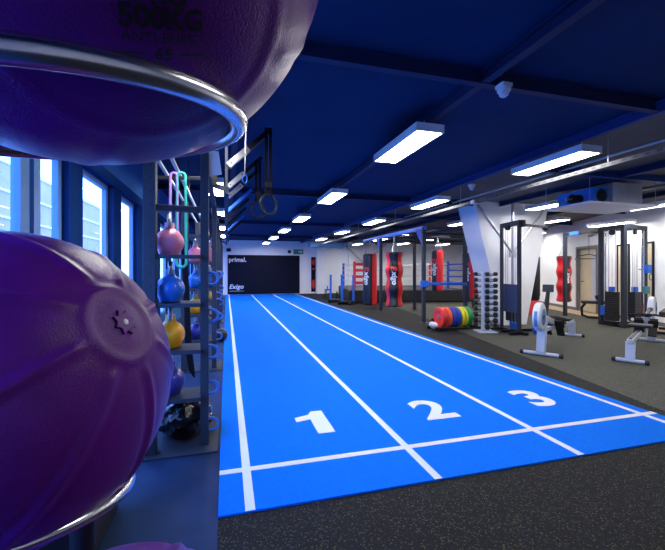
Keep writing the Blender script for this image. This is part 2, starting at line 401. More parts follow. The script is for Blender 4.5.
# ------------------------------------------------------------------ gym balls and their rack
def ball_mesh(disc=.235, amp=1., nm=8):
    bm = NB(); r0 = .325; m, n = 150, 240
    def h(th, ph):
        a = 0.
        for c_ in (disc, PI-disc):
            d = (th-c_)/.030; a += .0040*amp*math.exp(-d*d)
        if th < disc-.04 or th > PI-disc+.04: a -= .0012
        e = min(th, PI-th)
        f = min(1, max(0, (e-disc-.03)/.08))
        if f > 0:
            q = (ph*nm/(2*PI)) % 1.; q = min(q, 1-q)*2*PI/nm*r0*math.sin(th)
            f2 = min(1, e/.9)
            a += amp*f*(.0052*math.exp(-(q/.010)**2) - .0016*f2*math.exp(-((q-.022)/.007)**2))
        return r0+a-.0015
    cols = []
    for i in range(n):
        ph = 2*PI*i/n
        cols.append([bm.verts.new(V((math.sin(t_)*math.cos(ph), math.sin(t_)*math.sin(ph), math.cos(t_)))*h(t_, ph)) for t_ in [PI*(j+.5)/m for j in range(m)]])
    for i in range(n):
        a, b = cols[i], cols[(i+1) % n]
        for j in range(m-1): bm.faces.new((a[j], a[j+1], b[j+1], b[j]))
    bm.faces.new([c_[0] for c_ in cols]); bm.faces.new([c_[-1] for c_ in cols][::-1])
    return bm
def pole_mx(d, roll=0.):
    d = V(d).normalized(); z = d; x = V((0, 0, 1)).cross(z).normalized(); y = z.cross(x)   # y points up the ball
    return Matrix((x, y, z)).transposed().to_4x4() @ R(roll, 'Z')
def to_sphere(bm, rad, mx):
    "wrap flat lettering (x right, y up) onto the ball around its pole"
    for v in bm.verts:
        x, y = v.co.x, v.co.y; d = math.hypot(x, y); th = d/rad; ph = math.atan2(y, x)
        v.co = mx @ (V((math.sin(th)*math.cos(ph), math.sin(th)*math.sin(ph), math.cos(th)))*(rad+v.co.z))
    return bm
def gym_ball(loc, d, label, disc=.235, roll=0., plug=True, words=None):
    t = thing('exercise_ball', label, 'gym ball', loc, 0, 'purple exercise balls on the ball rack')
    mx = pole_mx(d, roll)
    obj('ball_skin', xform(ball_mesh(disc, .45 if words else 1.), mx), 'ball', t, ang=180)
    if plug:
        bm = NB(); pts = []
        for k in range(48):
            a = 2*PI*k/48; q = abs((k/6) % 1 - .5)*2          # concave eight pointed star
            pts.append((math.cos(a)*(.0185+.009*q**1.6), math.sin(a)*(.0185+.009*q**1.6)))
        prism(bm, pts, .0055, mx @ T(0, 0, .3215)); vs_ = obj('valve_star', bm, 'ball', t, bev=.0008)
        bm = NB(); lathe(bm, [(0, .3285), (.0045, .3285), (.006, .3275), (.006, .322)], 16, mx); obj('valve_plug', bm, 'plug', vs_)
    if words:
        mx0 = pole_mx(d, .42)
        for txt, size, y, bold in words:
            bm = text_mesh(txt, size, bold=bold, sub=.012)
            for v in bm.verts: v.co.y += y
            obj('printed_lettering', to_sphere(bm, .3262, mx0), 'print_black', t, smooth=False)
        for x0, x1 in ((-.040, -.016), (.016, .040)):
            bm = NB(); 
            q = [[bm.verts.new((x0+(x1-x0)*i/6, -.027+.002*j, 0)) for i in range(7)] for j in (0, 1)]
            for i in range(6): bm.faces.new((q[0][i], q[0][i+1], q[1][i+1], q[1][i]))
            obj('printed_lettering', to_sphere(bm, .3262, mx0), 'print_black', t, smooth=False)
    return t
B1, B2, B3 = V((-.186, .544, 1.838)), V((-.449, .945, 1.129)), V((-.229, .846, .43))
def toward(u, v):   # direction of a photograph point seen from the viewpoint
    s_, c_ = .27067, .96267; x = (u-332.5)/377; return V((s_+x*c_, c_-x*s_, (270.3-v)/377))
def hit(c, u, v):
    d = toward(u, v).normalized(); o = c-V((0, 0, 1.37)); b = o.dot(d); q = b*b-(o.dot(o)-.325**2)
    return d*(b-math.sqrt(max(0, q)))-o
gym_ball(B1, hit(B1, 163, 25), 'purple exercise ball with black printed lettering, up at the top edge', disc=.44, plug=False, roll=.15,
         words=(('PRO', .023, .025, .0008), ('500KG', .025, .006, .0010), ('ANTI-BURST', .0125, -.011, .0002), ('65', .016, -.026, .0006)))
gym_ball(B2, hit(B2, 125, 322), 'large purple exercise ball with white valve plug at eye level', roll=.25)
gym_ball(B3, V((.2, -.4, .7)), 'purple exercise ball whose top peeks over the bottom edge', roll=.1)
rk = thing('ball_rack', 'tubular steel ball rack carrying the purple exercise balls', 'rack', (-.86, .55, 0))
O = V((-.86, .55, 0))
def ring(c, rad, nrm, r=.0125):
    c = V(c)-O; n = V(nrm).normalized(); x = V((1, 0, 0)); x = (x-n*x.dot(n)).normalized(); y = n.cross(x)
    return tube(NB(), [c+(x*math.cos(2*PI*k/72)+y*math.sin(2*PI*k/72))*rad for k in range(72)], r, 14, True)
obj('ball_ring', ring((-.194, .544, 1.555), .211, (-.0915, -.1083, 1)), 'ring_steel', rk)
obj('ball_ring', ring((-.449, .945, .889), .2335, (.0187, .126, 1)), 'ring_steel', rk)
obj('ball_ring', ring((-.229, .846, .19), .235, (0, 0, 1)), 'ring_steel', rk)
obj('upright', box(NB(), -.03, .03, -.03, .03, .01, 2.2), 'steel_black', rk, bev=.004)
obj('base_plate', box(NB(), -.12, .12, -.3, .5, .001, .012), 'steel_black', rk, bev=.003)
for c_, rad in (((-.194, .544, 1.537), .211), ((-.449, .945, .885), .2335), ((-.229, .846, .19), .235)):
    c2 = V(c_)-O; d = V((c2.x, c2.y, 0)).normalized(); e = c2-d*rad
    obj('ring_arm', cyl(NB(), (0, 0, e.z), e, .014, 12), 'steel_black', rk)
# black floor post that props the middle ring from behind
bm = NB(); tube(bm, [V((-.40, 1.245, 0))-O+V((0, 0, .012)), V((-.40, 1.245, 0))-O+V((0, 0, .83))], .032, 14); obj('prop_post', bm, 'steel_black', rk)
bm = NB(); cbox(bm, V((-.42, 1.22, .845))-O, .10, .10, .05); obj('ring_clamp', bm, 'steel_black', rk, bev=.006)
bm = NB(); lathe(bm, [(0, .001), (.12, .001), (.12, .008), (.05, .014), (0, .014)], 24, T(*(V((-.40, 1.245, 0))-O))); obj('post_foot', bm, 'steel_black', rk)
for dx, dz in ((.034, .3), (.034, .55), (-.0, .7)):
    bm = NB(); sphere(bm, V((-.40+dx, 1.215, dz))-O, .007, 10, 6); obj('bolt_head', bm, 'chrome', rk)

# ------------------------------------------------------------------ storage rig on the left
rig = thing('storage_rig', 'dark steel storage rig with shelves and blue loops along the window side', 'rig', (0, 0, 0))
frames = [3.06+2.4*i for i in range(6)]
XA, XB = -.545, -.165
ZSH = (1.12, .765, .40)
for i, y in enumerate(frames):
    bm = NB(); cbox(bm, (XA, y, 1.157), .085, .09, 2.29); ua = obj('upright', bm, 'steel_dark', rig, bev=.004)
    bm = NB(); cbox(bm, (XB, y+.06, 1.157), .062, .065, 2.29); obj('upright', bm, 'steel_dark', rig, bev=.004)
    if i < 2:
        for z in [.35+.1*j for j in range(20)]:
            bm = NB(); cyl(bm, (XA+.012, y-.0455, z), (XA+.012, y-.044, z), .009, 10); obj('bolt_hole', bm, 'print_black', ua)
    bm = NB(); box(bm, XA-.12, XB+.10, y-.1, y+.5, .001, .012); obj('base_plate', bm, 'steel_dark', rig, bev=.002)
    bm = NB(); bar(bm, (XA, y, 1.84), (XB, y+.06, 1.84), .05, .045); obj('crossbar', bm, 'steel_dark', rig, bev=.003)
    for z in (1.487,)+ZSH:
        bm = NB(); box(bm, XA+.035, XB-.025, y-.02, y+(.27 if i == 0 else .52), z-.014, z); box(bm, XA+.035, XB-.025, y-.025, y-.02, z-.03, z); obj('shelf', bm, 'steel_dark', rig, bev=.002)
    if i < 3:
        for z in (1.305, 1.015, .73, .45, .16):
            pts = [(XB+.03, y+.06, z+.047)]+arc((XB+.055, y+.06, z), .047, PI/2, -PI/2, 10)+[(XB+.03, y+.06, z-.047)]
            obj('storage_loop', tube(NB(), pts, .0105, 8), 'loop_blue', rig)
    if i < 5:
        obj('top_rail', bar(NB(), (XB, y+.06, 2.27), (XB, y+2.46, 2.27), .05, .06), 'steel_dark', rig, bev=.003)
for x in (-.56, -.71):
    obj('pull_up_rail', cyl(NB(), (x, 3.2, 2.56), (x, 15., 2.56), .022, 12), 'steel_grey', rig)
for y in (3.9, 6.2, 8.5, 11, 13.5):
    obj('rail_hanger', bar(NB(), (-.56, y, 2.56), (-.56, y, CZ), .02, .02), 'steel_dark', rig)
    obj('rail_hanger', bar(NB(), (-.71, y, 2.56), (-.71, y, CZ), .02, .02), 'steel_dark', rig)
# white gusset on the front post
bm = NB(); prism(bm, [(0, 0), (.10, .02), (.075, .20), (0, .20)], .008, T(XB+.03, 3.12, 2.11) @ R(PI/2, 'X')); obj('gusset', bm, 'plast', rig)
# hanging carrier with the slanting arms
obj('arm_carrier', cbox(NB(), (0., 8.2, 2.20), .05, 8.2, .06), 'steel_dark', rig, bev=.003)
for y in (4.12, 6.5, 8.9, 12.2):
    obj('carrier_bracket', bar(NB(), (XB, y, 2.27), (0, y, 2.22), .05, .05), 'steel_dark', rig)
arms = [(4.2, 'steel_black'), (5.27, 'steel_black'), (6.0, 'steel_black'), (7.4, 'loop_blue'), (8.4, 'steel_black'), (9.6, 'steel_black'), (11, 'loop_blue'), (12.2, 'steel_black')]
for y, m_ in arms:
    obj('hanger_post', cbox(NB(), (0., y, 2.47), .03, .05, .55), 'steel_dark', rig, bev=.003)
    obj('slant_arm', bar(NB(), (.0, y, 2.47), (.47, y, 2.925), .05, .055), m_, rig, bev=.004)
    if y > 6.5: continue
    a = obj('arm_sleeve', bar(NB(), (.02, y, 2.49), (.23, y, 2.695), .058, .064), 'steel_grey', rig, bev=.004); a['label'] = 'silver sleeve on the arm root'
    bm = NB()
    for q in (.05, .20): cyl(bm, (q, y-.031, 2.47+q*.97), (q, y-.034, 2.47+q*.97), .010, 10)
    obj('sleeve_bolt', bm, 'print_black', a)
# gym rings on straps
def gym_ring(x, y, ztop, label, dz=0.):
    t = thing('gym_ring', label, 'gym ring', (x, y, 0), 0, 'gymnastic rings on the rig arms')
    bm = NB(); tube(bm, [V((  .108*math.sin(a), 0, 2.085+dz-.108*math.cos(a))) for a in [2*PI*k/40 for k in range(40)]], .014, 10, True)
    xform(bm, R(.55, 'Z')); obj('ring', bm, 'steel_black', t)
    for dx in (-.024, .026):
        sp = obj('strap', bar(NB(), (dx, 0, 2.185+dz), (dx*.9, .012, ztop), .036, .006), 'strap', t)
    obj('buckle', cbox(NB(), (0, -.006, 2.30+dz), .07, .02, .06), 'steel_black', sp, bev=.004)
gym_ring(.44, 4.15, 2.93, 'black gym ring hanging from the first slanted arm by black straps')
gym_ring(.41, 5.2, 2.87, 'black gym ring hanging from the second arm, half behind the first ring', .10)
# thin cable with a carabiner
t = thing('hanging_cable', 'thin steel cable with hook hanging beside the upper ball', 'cable', (.17, 3.75, 0))
obj('cable', cyl(NB(), (.02, 0, 3.05), (0, 0, 2.30), .004, 8), 'steel_grey', t)
bm = NB(); tube(bm, [V((.022*math.cos(a), 0, 2.26+.045*math.sin(a))) for a in [2*PI*k/24 for k in range(24)]], .005, 8, True); obj('hook', bm, 'loop_blue', t)
t = thing('kit_box', 'black plastic kit box on the floor behind the middle purple ball', 'storage box', (-.84, 2.2, 0))
obj('box_body', hexa(NB(), [(-.24, -.24, .001), (.24, -.24, .001), (.24, .24, .001), (-.24, .24, .001), (-.28, -.27, .46), (.28, -.27, .46), (.28, .27, .46), (-.28, .27, .46)]), 'blackrub', t, bev=.02)
obj('lid', box(NB(), -.30, .30, -.29, .29, .461, .50), 'blackrub', t, bev=.012)
for y in (-.15, .15): obj('latch', box(NB(), .283, .305, y-.025, y+.025, .40, .47), 'steel_grey', t, bev=.004)
obj('handle', tube(NB(), [(.27, -.08, .30), (.31, -.07, .30), (.31, .07, .30), (.27, .08, .30)], .012, 8), 'strap', t)
# resistance bands on a peg, black strap
t = thing('band_peg', 'black peg bar holding the long resistance bands', 'peg', (0, 4.0, 0))
obj('peg', bar(NB(), (-.66, 0, 2.275), (-.15, .02, 2.30), .02, .035), 'steel_black', t, bev=.003)
obj('peg_mount', cbox(NB(), (-.12, .02, 2.30), .06, .03, .13), 'steel_black', t, bev=.003)
def band(x, y, z1, z0, w_, m_, label):
    bm = NB(); pts = [(x-w_/2, y, z1-.02)]+[tuple(p) for p in arc((x, y, z1-.02), w_/2, PI, 0, 8)]+[(x+w_/2*1.1, y, (z0+z1)/2)]+[tuple(p) for p in arc((x, y, z0+w_*.6), w_*.6, 0, -PI, 8)]+[(x-w_/2*1.1, y, (z0+z1)/2)]
    tube(bm, [(p[0], p[1], p[2]) for p in pts], .013, 8, True)
    tag(obj('resistance_band', bm, m_), label, 'resistance band', 'resistance bands on the peg')
band(-.50, 4.0, 2.32, 1.55, .06, 'band_pink', 'lilac resistance band looped over the black peg')
band(-.43, 4.0, 2.32, 1.40, .075, 'band_green', 'mint green resistance band beside the lilac one')
bm = NB(); pts = [(-.42, 4.1, 1.62), (-.40, 4.1, 1.3), (-.385, 4.1, .95), (-.375, 4.1, .6), (-.345, 4.1, .36), (-.315, 4.1, .27)]
tube(bm, pts, [.03, .028, .028, .032, .03, .006], 8); bmesh.ops.scale(bm, vec=(1, .35, 1), space=T(0, -4.1, 0), verts=bm.verts)
tag(obj('lifting_strap', bm, 'strap'), 'long black strap dangling behind the kettlebell shelves', 'strap')

# kettlebells
def kettlebell(m_):
    t = thing('kettlebell', 'x', 'kettlebell')
    r = .108
    prof = [(0, 0), (.06, 0), (.075, .006)]
    prof += [(r*math.sin(a), .103-r*math.cos(a)) for a in [.9+.11*k for k in range(17)]]
    prof += [(.046, .200), (.037, .218), (.034, .255)]
    prof += [(0, .262)]
    bm = NB(); lathe(bm, prof, 32); obj('bell', bm, m_, t, ang=60)
    bm = NB(); pts = [(0, -.042, .222), (0, -.056, .255), (0, -.055, .275)]+[(0, -.04*math.cos(a), .285+.028*math.sin(a)) for a in [PI*k/8 for k in range(1, 8)]]+[(0, .055, .275), (0, .056, .255), (0, .042, .222)]
    tube(bm, pts, .0165, 12); obj('handle', bm, 'steel_grey', t)
    return t
protos = {}
KB = [('pink', 'pink', 1.487, -.432, 3.2, 'pink kettlebell, big one on the upper shelf of the near frame'),
      ('blue', 'kblue', 1.12, -.425, 3.19, 'blue kettlebell, big one on the second shelf of the near frame'),
      ('yellow', 'yellow', .765, -.425, 3.2, 'yellow kettlebell half hidden by the purple ball, near frame'),
      ('indigo', 'kpurple', .40, -.425, 3.2, 'dark indigo kettlebell on the lowest shelf of the near frame'),
      ('pink', 'pink', 1.487, -.425, 5.66, 'pink kettlebell left of the near post, second frame'),
      ('pink', 'pink', 1.487, -.255, 5.84, 'pink kettlebell right of the near post, second frame'),
      ('blue', 'kblue', 1.12, -.42, 5.66, 'blue kettlebell left of the near post, second frame'),
      ('blue', 'kblue', 1.12, -.25, 5.84, 'blue kettlebell behind the top blue loop, second frame'),
      ('yellow', 'yellow', .765, -.42, 5.66, 'yellow kettlebell left of the near post, second frame'),
      ('indigo', 'kpurple', .40, -.42, 5.66, 'small indigo kettlebell low on the second frame'),
      ('yellow', 'yellow', .765, -.27, 8.06, 'yellow kettlebell right of the near post, third frame'),
      ('blue', 'kblue', 1.12, -.27, 8.06, 'distant blue kettlebell on the third frame'),
      ]
for nm, m_, z, x, y, lab in KB:
    if nm not in protos:
        t = kettlebell(m_); protos[nm] = t; t.location = (x, y, z); t['label'] = lab; t['group'] = 'kettlebells on the storage rig'; t.rotation_euler = (0, 0, PI/2-.25)
        t.rotation_euler = (0, 0, .12)
    else: dup(protos[nm], (x, y, z), random.uniform(-.3, .3), lab)
# black gear bag heaped at the foot of the first frame
t = thing('gear_bag', 'shiny crumpled black bag on the floor under the kettlebell shelves', 'bag', (-.34, 3.42, .0))
bm = NB(); bmesh.ops.create_icosphere(bm, subdivisions=4, radius=1)
from mathutils import noise as mnoise
for v in bm.verts:
    n = mnoise.noise(v.co*2.6)*.22+mnoise.noise(v.co*6)*.10
    v.co = V((v.co.x*.22, v.co.y*.30, v.co.z*.16))*(1+n)
    v.co.z = max(v.co.z+.155, .014)
obj('bag_body', bm, mat('black_gloss_sheet', (.006, .006, .009), .22), t)
bm = NB(); tube(bm, arc((-.02, -.1, .26), .10, -.2, PI+.2, 14), .013, 8); obj('carry_handle', bm, 'strap', t)
t = thing('medicine_ball', 'black medicine ball on the floor beside the third rig frame', 'medicine ball', (-.10, 7.62, 0))
bm = NB(); sphere(bm, (0, 0, .12), .12, 24, 14); obj('ball_body', bm, 'blackrub', t)
bm = NB(); tube(bm, [V((.1215*math.cos(a), 0, .12+.1215*math.sin(a))) for a in [2*PI*k/36 for k in range(36)]], .004, 6, True); obj('seam', bm, 'steel_grey', t)

# ------------------------------------------------------------------ far wall fittings
t = thing('wall_board', 'large navy black board with white lettering on the far wall', 'board', (2.09, YB, 0))
obj('panel', box(NB(), -2.03, 2.03, -.06, -.001, .03, 2.23), 'navy_board', t, bev=.004)
bm = text_mesh('primal.', .33, bold=.012, depth=.003); xform(bm, T(-1.49, -.064, 1.93) @ R(PI/2, 'X')); obj('lettering', bm, 'white_print', t, smooth=False)
bm = text_mesh('Exigo', .34, bold=.008, depth=.003, shear=.25); xform(bm, T(-1.55, -.064, .42) @ R(PI/2, 'X')); obj('lettering', bm, 'white_print', t, smooth=False)
obj('underline', box(NB(), -1.93, -1.15, -.064, -.06, .2, .215), 'white_print', t, smooth=False)
t = thing('exit_sign', 'small green exit sign high on the far white wall', 'sign', (4.05, YB, 2.45))
obj('sign_face', box(NB(), -.29, .29, -.05, -.001, -.14, .14), 'green_sign', t, bev=.004)
bm = NB(); prism(bm, [(-.1, -.03), (.04, -.03), (.04, -.08), (.13, 0), (.04, .08), (.04, .03), (-.1, .03)], .003, T(.1, -.054, 0) @ R(PI/2, 'X'))
obj('arrow', bm, 'white_print', t, smooth=False)
t = thing('alarm_sounder', 'small dark round alarm sounder left of the exit sign', 'alarm', (3.52, YB, 2.45))
bm = NB(); lathe(bm, [(0, .07), (.06, .07), (.10, .04), (.10, -.003), (0, -.003)], 20, R(PI/2, 'X')); obj('dome', bm, 'steel_black', t)
t = thing('wall_camera', 'small dark box fixed at the left end above the board', 'camera', (.12, YB, 2.5))
obj('housing', box(NB(), -.12, .12, -.18, -.001, -.09, .09), 'steel_black', t, bev=.01); bm = NB(); cyl(bm, (0, -.18, 0), (0, -.2, 0), .05); obj('lens', bm, 'navy_board', t)
t = thing('wall_banner', 'tall black banner with red figures beside the far pilaster', 'banner', (4.95, YB, 0))
obj('panel', box(NB(), -.13, .13, -.03, -.001, .1, 2.15), 'navy_board', t)
for z, h in ((1.85, .34), (1.45, .12), (.55, .55)):
    bm = NB(); pts = [(.10*math.cos(2*PI*k/18)*(1+.18*math.sin(5*k)), h*.5*math.sin(2*PI*k/18)*(1+.1*math.cos(4*k))) for k in range(18)]
    prism(bm, pts, .006, T(0, -.036, z) @ R(PI/2, 'X')); obj('red_motif', bm, 'red_print', t)

# ------------------------------------------------------------------ ceiling lights
def light(x, y, z, label, L=1.16, W=.32, rz=0.):
    t = thing('ceiling_light', label, 'ceiling light', (x, y, z), rz, 'rectangular white ceiling lights')
    bm = NB(); w2, l2 = W/2, L/2
    box(bm, -w2, w2, -l2, l2, .012, .085)
    for a in ((-w2, -w2+.018, -l2, l2), (w2-.018, w2, -l2, l2), (-w2+.018, w2-.018, -l2, -l2+.018), (-w2+.018, w2-.018, l2-.018, l2)): box(bm, *a, 0, .012)
    obj('housing', bm, 'plast', t, smooth=False)
    obj('diffuser', box(NB(), -w2+.019, w2-.019, -l2+.019, l2-.019, .003, .011), 'lamp', t, smooth=False)
    for q in (-.45, .45): 
        obj('suspension', cyl(NB(), (0, q, .085), (0, q, 2.946-z if abs(x-2.0) < .3 or abs(x-4.2) < .3 else CZ-z), .006, 8), 'steel_grey', t)
    return t
rows = [(2.01, [4.02, 7.22, 10.42, 13.62, 16.8, 20.0, .72], 'the row over the track', 0),
        (4.22, [4.09, 7.3, 10.5, 13.7, 16.9], 'the row along the track edge', 0),
        (-.2, [3.65, 6.95, 10.1, 13.3, 16.5], 'the row over the storage rig', 0),
        (6.92, [3.5, 6.75, 10.0, 13.2, 16.4, 19.6], 'the row above the machines', 0),  # farthest lamp added to brighten the boxing ring
        (9.2, [6.2, 9.0, 12.2, 15.4, 18.6], 'the second row from the right wall', 0),  # last lamp added as fill over the far right
        (11.6, [12.2, 15.4, 18.6], 'the added fill row nearest the right wall', 0)]  # whole row added to lift the dark far right area
proto = None
for x, ys, nm, rz in rows:
    for i, y in enumerate(ys):
        hid = [q for q in ys if (q, x) in ((.72, 2.01), (3.65, -.2), (3.5, 6.92))]       # out of view; track-start and rig-front lamps are added fill
        n_ = sorted(q for q in ys if q not in hid)
        if y in hid: lab = {2.01: 'added white fill light, out of view above the start of the running track', -.2: 'added white fill light, unseen above the front frame of the storage rig', 6.92: 'white ceiling light above the near right rubber floor'}[x]
        else: lab = ('%s white ceiling light in %s' if n_.index(y) == 0 else '%s white ceiling light, counting from the front, in %s') % (ORD[n_.index(y)], nm)
        if proto is None: proto = light(x, y, 2.79, lab, rz=-rz)
        else:
            dup(proto, (x, y, 2.79), -rz, lab)
dup(proto, (10.15, 7.9, 2.62), 0, 'lower white ceiling light hung beyond the multi-station tower')
# sensors
def sensor(x, y, z, label):
    t = thing('ceiling_sensor', label, 'sensor', (x, y, z), 0, 'white ceiling sensors')
    bm = NB(); lathe(bm, [(0, -.075), (.02, -.073), (.036, -.06), (.042, -.04), (.042, -.03), (.055, -.025), (.055, .0), (0, .0)], 24); obj('dome', bm, 'plast', t)
    obj('mount', box(NB(), -.05, .05, -.05, .05, 0, .035), 'plast', t, bev=.006)
sensor(2.26, 2.68, 2.91, 'white ceiling sensor hanging at the beam crossing')
sensor(4.32, 5.95, 2.91, 'white ceiling sensor on the beam between the track edge lights')
# cable tray
t = thing('cable_tray', 'long slotted silver cable tray under the ceiling', 'cable tray', (4.46, 0, 2.62))
bm = NB(); box(bm, -.04, .04, -2, 18.1, 0, .004); obj('tray_base', bm, 'slotted', t, smooth=False)
bm = NB(); box(bm, -.043, -.04, -2, 18.1, 0, .05); box(bm, .04, .043, -2, 18.1, 0, .05)
obj('tray_side', bm, 'slotted', t, smooth=False)
for y in (.5, 3.5, 6.5, 9.5, 12.5, 15.5): obj('drop_rod', cyl(NB(), (0, y, .004), (0, y, CZ-2.62), .006, 8), 'steel_grey', t)
bm = NB(); tube(bm, [(-.02, -2, .014), (-.015, 5, .014), (-.02, 12, .014), (-.02, 18, .014)], .010, 8); tube(bm, [(.02, -2, .014), (.015, 18, .014)], .012, 8); obj('cable', bm, 'plast', t)
bm = NB(); cbox(bm, (.0, 6.05, .02), .13, .10, .07); obj('junction_box', bm, 'plast', t, bev=.006)
# pipes along the ceiling
for x, z, r in ((5.2, 2.98, .02), (7.7, 2.92, .03)):
    tag(obj('ceiling_pipe', cyl(NB(), (x, 1., z), (x, 19, z), r, 12), 'steel_grey'), 'slim grey pipe right of the cable tray' if x < 6 else 'thicker grey pipe above the machines', 'pipe')
# air conditioner
t = thing('air_conditioner', 'silver ducted air conditioner with blue fan section under the ceiling', 'air conditioner', (6.85, 5.75, 2.58))
obj('drip_panel', hexa(NB(), [(-.60, -.50, 0), (1.08, -.50, 0), (1.08, .5, 0), (-.60, .5, 0), (-.63, -.53, .03), (1.11, -.53, .03), (1.11, .53, .03), (-.63, .53, .03)]), 'plast', t)
obj('case', box(NB(), .0, .74, -.46, .42, .031, .42), 'grey_sheet', t, bev=.006)
obj('fan_section', box(NB(), -.36, -.001, -.38, .40, .031, .32), 'fan_blue', t, bev=.006)
obj('motor', cyl(NB(), (-.56, -.1, .14), (-.361, -.1, .14), .085, 20), 'steel_black', t, bev=.006)
obj('valve_block', box(NB(), -.5, -.365, .05, .25, .032, .2), 'fan_blue', t, bev=.01)
obj('fan_grille', lathe(NB(), [(0, 0), (.12, 0), (.12, .01), (0, .01)], 24, T(-.18, -.391, .17) @ R(PI/2, 'X')), 'steel_black', t)
bm = NB(); tube(bm, [(-.7, -.1, .12), (-.62, -.1, .13), (-.561, -.1, .14)], .02, 8); obj('pipe', bm, 'steel_grey', t)
obj('pipe', tube(NB(), [(-.9, .15, .1), (-.6, .15, .12), (-.505, .15, .12)], .016, 8), 'steel_grey', t)
for a in ((1.05, -.48), (1.05, .48), (-.57, -.48), (-.57, .48)): obj('hanger_rod', cyl(NB(), (*a, .03), (*a, CZ-2.58), .006, 8), 'steel_grey', t)
# far blue duct box near the ceiling
t = thing('duct_box', 'small pale blue duct box under the ceiling at the far end', 'duct', (4.9, 18.6, 2.52))
obj('casing', box(NB(), -.9, .9, -.3, .3, .0, .22), 'frame_blue', t, bev=.01); obj('flange', box(NB(), -.96, .96, -.34, .34, .22, .25), 'frame_blue', t)
for a in (-.7, .7): obj('drop_rod', cyl(NB(), (a, 0, .25), (a, 0, CZ-2.52), .01, 8), 'steel_grey', t)

# diagonal V braces
def vbrace(x, y, zt, zv, half, label, r=.035, dy=0):
    t = thing('steel_brace', label, 'brace', (x, y, 0))
    obj('post', cyl(NB(), (0, 0, .001), (0, 0, CZ-.001), r, 12), 'steel_grey', t)
    obj('strut', cyl(NB(), (0, 0, zv), (-half, dy, zt), r*.9, 12), 'steel_grey', t)
    obj('strut', cyl(NB(), (0, 0, zv), (half, dy, zt), r*.9, 12), 'steel_grey', t)
    obj('gusset', cbox(NB(), (0, 0, zv), .2, .02, .2), 'steel_grey', t)
vbrace(6.62, 7.55, 2.9, 1.78, .98, 'silver V brace in front of the big white tapered pillar', .032)
vbrace(8.0, 21.3, 3.0, 1.75, 1.4, 'silver V brace against the far white wall behind the boxing ring', .05)

# ------------------------------------------------------------------ boxing ring
t = thing('boxing_ring', 'boxing ring with black skirt, red and blue corners, behind the bags', 'boxing ring', (4.95, 15.0, 0), -.2)
obj('platform', box(NB(), 0, 5.3, 0, 5.0, .03, .52), 'blackrub', t, bev=.02)
c_ = obj('canvas', box(NB(), .1, 5.2, .1, 4.9, .521, .535), 'steel_dark', t)
PC = {(0, 0): 'rope_red', (1, 0): 'rope_blue', (1, 1): 'rope_red', (0, 1): 'rope_blue'}
PT = {}
for (i, j), m_ in PC.items():
    x, y = .25+i*4.8, .25+j*4.5; PT[i, j] = (x, y)
    p = obj('corner_post', cyl(NB(), (x, y, .53), (x, y, 1.75), .06, 12), m_, t)
RZ = (.84, 1.10, 1.37, 1.63)
for a, b in (((0, 0), (1, 0)), ((1, 0), (1, 1)), ((1, 1), (0, 1)), ((0, 1), (0, 0))):
    for z in RZ:
        m_ = 'rope_white' if (a, b) != ((1, 0), (1, 1)) else 'rope_blue'
        pa, pb = V((*PT[a], z)), V((*PT[b], z)); d = (pb-pa).normalized()
        obj('rope', cyl(NB(), pa+d*.06, pb-d*.06, .022, 8), m_, t)
for z in RZ:      # red padded bars at the near corner, blue ones at the right corner
    obj('corner_pad', box(NB(), .30, .92, .17, .30, z-.06, z+.06), 'rope_red', t, bev=.02)
    obj('corner_pad', box(NB(), 4.35, 4.98, .17, .30, z-.035, z+.035), 'rope_blue', t, bev=.02)
obj('corner_cushion', box(NB(), .70, .95, .12, .31, .72, 1.75), 'rope_red', t, bev=.03)
obj('corner_cushion', cbox(NB(), (4.33, .24, 1.16), .09, .12, 1.2), 'rope_blue', t, bev=.02)
# push sleds
def sled(loc, rz, label):
    t = thing('push_sled', label, 'sled', loc, rz, 'push sleds by the boxing ring')
    for y in (-.24, .24):
        obj('push_pole', cyl(NB(), (.0, y, .12), (0, y, 1.18), .045, 12), 'blue_coat', t)
        obj('runner', tube(NB(), [(-.5, y, .10), (-.4, y, .035), (.45, y, .035), (.55, y, .10)], .033, 8), 'steel_black', t)
    obj('deck', box(NB(), -.35, .4, -.26, .26, .07, .13), 'steel_black', t, bev=.006)
    obj('weight_pin', cyl(NB(), (.15, 0, .13), (.15, 0, .45), .025), 'steel_black', t)
    return t
sled((4.55, 15.6, 0), 1.1, 'blue and black push sled farther from the bags, left one')
sled((4.75, 14.6, 0), .9, 'blue and black push sled in front of the red ring corner')
t = thing('low_stool', 'low blue and black stool left of the push sleds', 'stool', (4.65, 17.3, 0))
obj('seat', box(NB(), -.14, .14, -.14, .14, .42, .48), 'blue_coat', t, bev=.01)
for a in ((-.11, -.11), (.11, -.11), (-.11, .11), (.11, .11)): obj('leg', cyl(NB(), (a[0]*1.5, a[1]*1.5, .001), (*a, .42), .02, 8), 'steel_black', t)
obj('back_post', cyl(NB(), (0, .12, .48), (0, .12, .62), .03, 8), 'blue_coat', t)

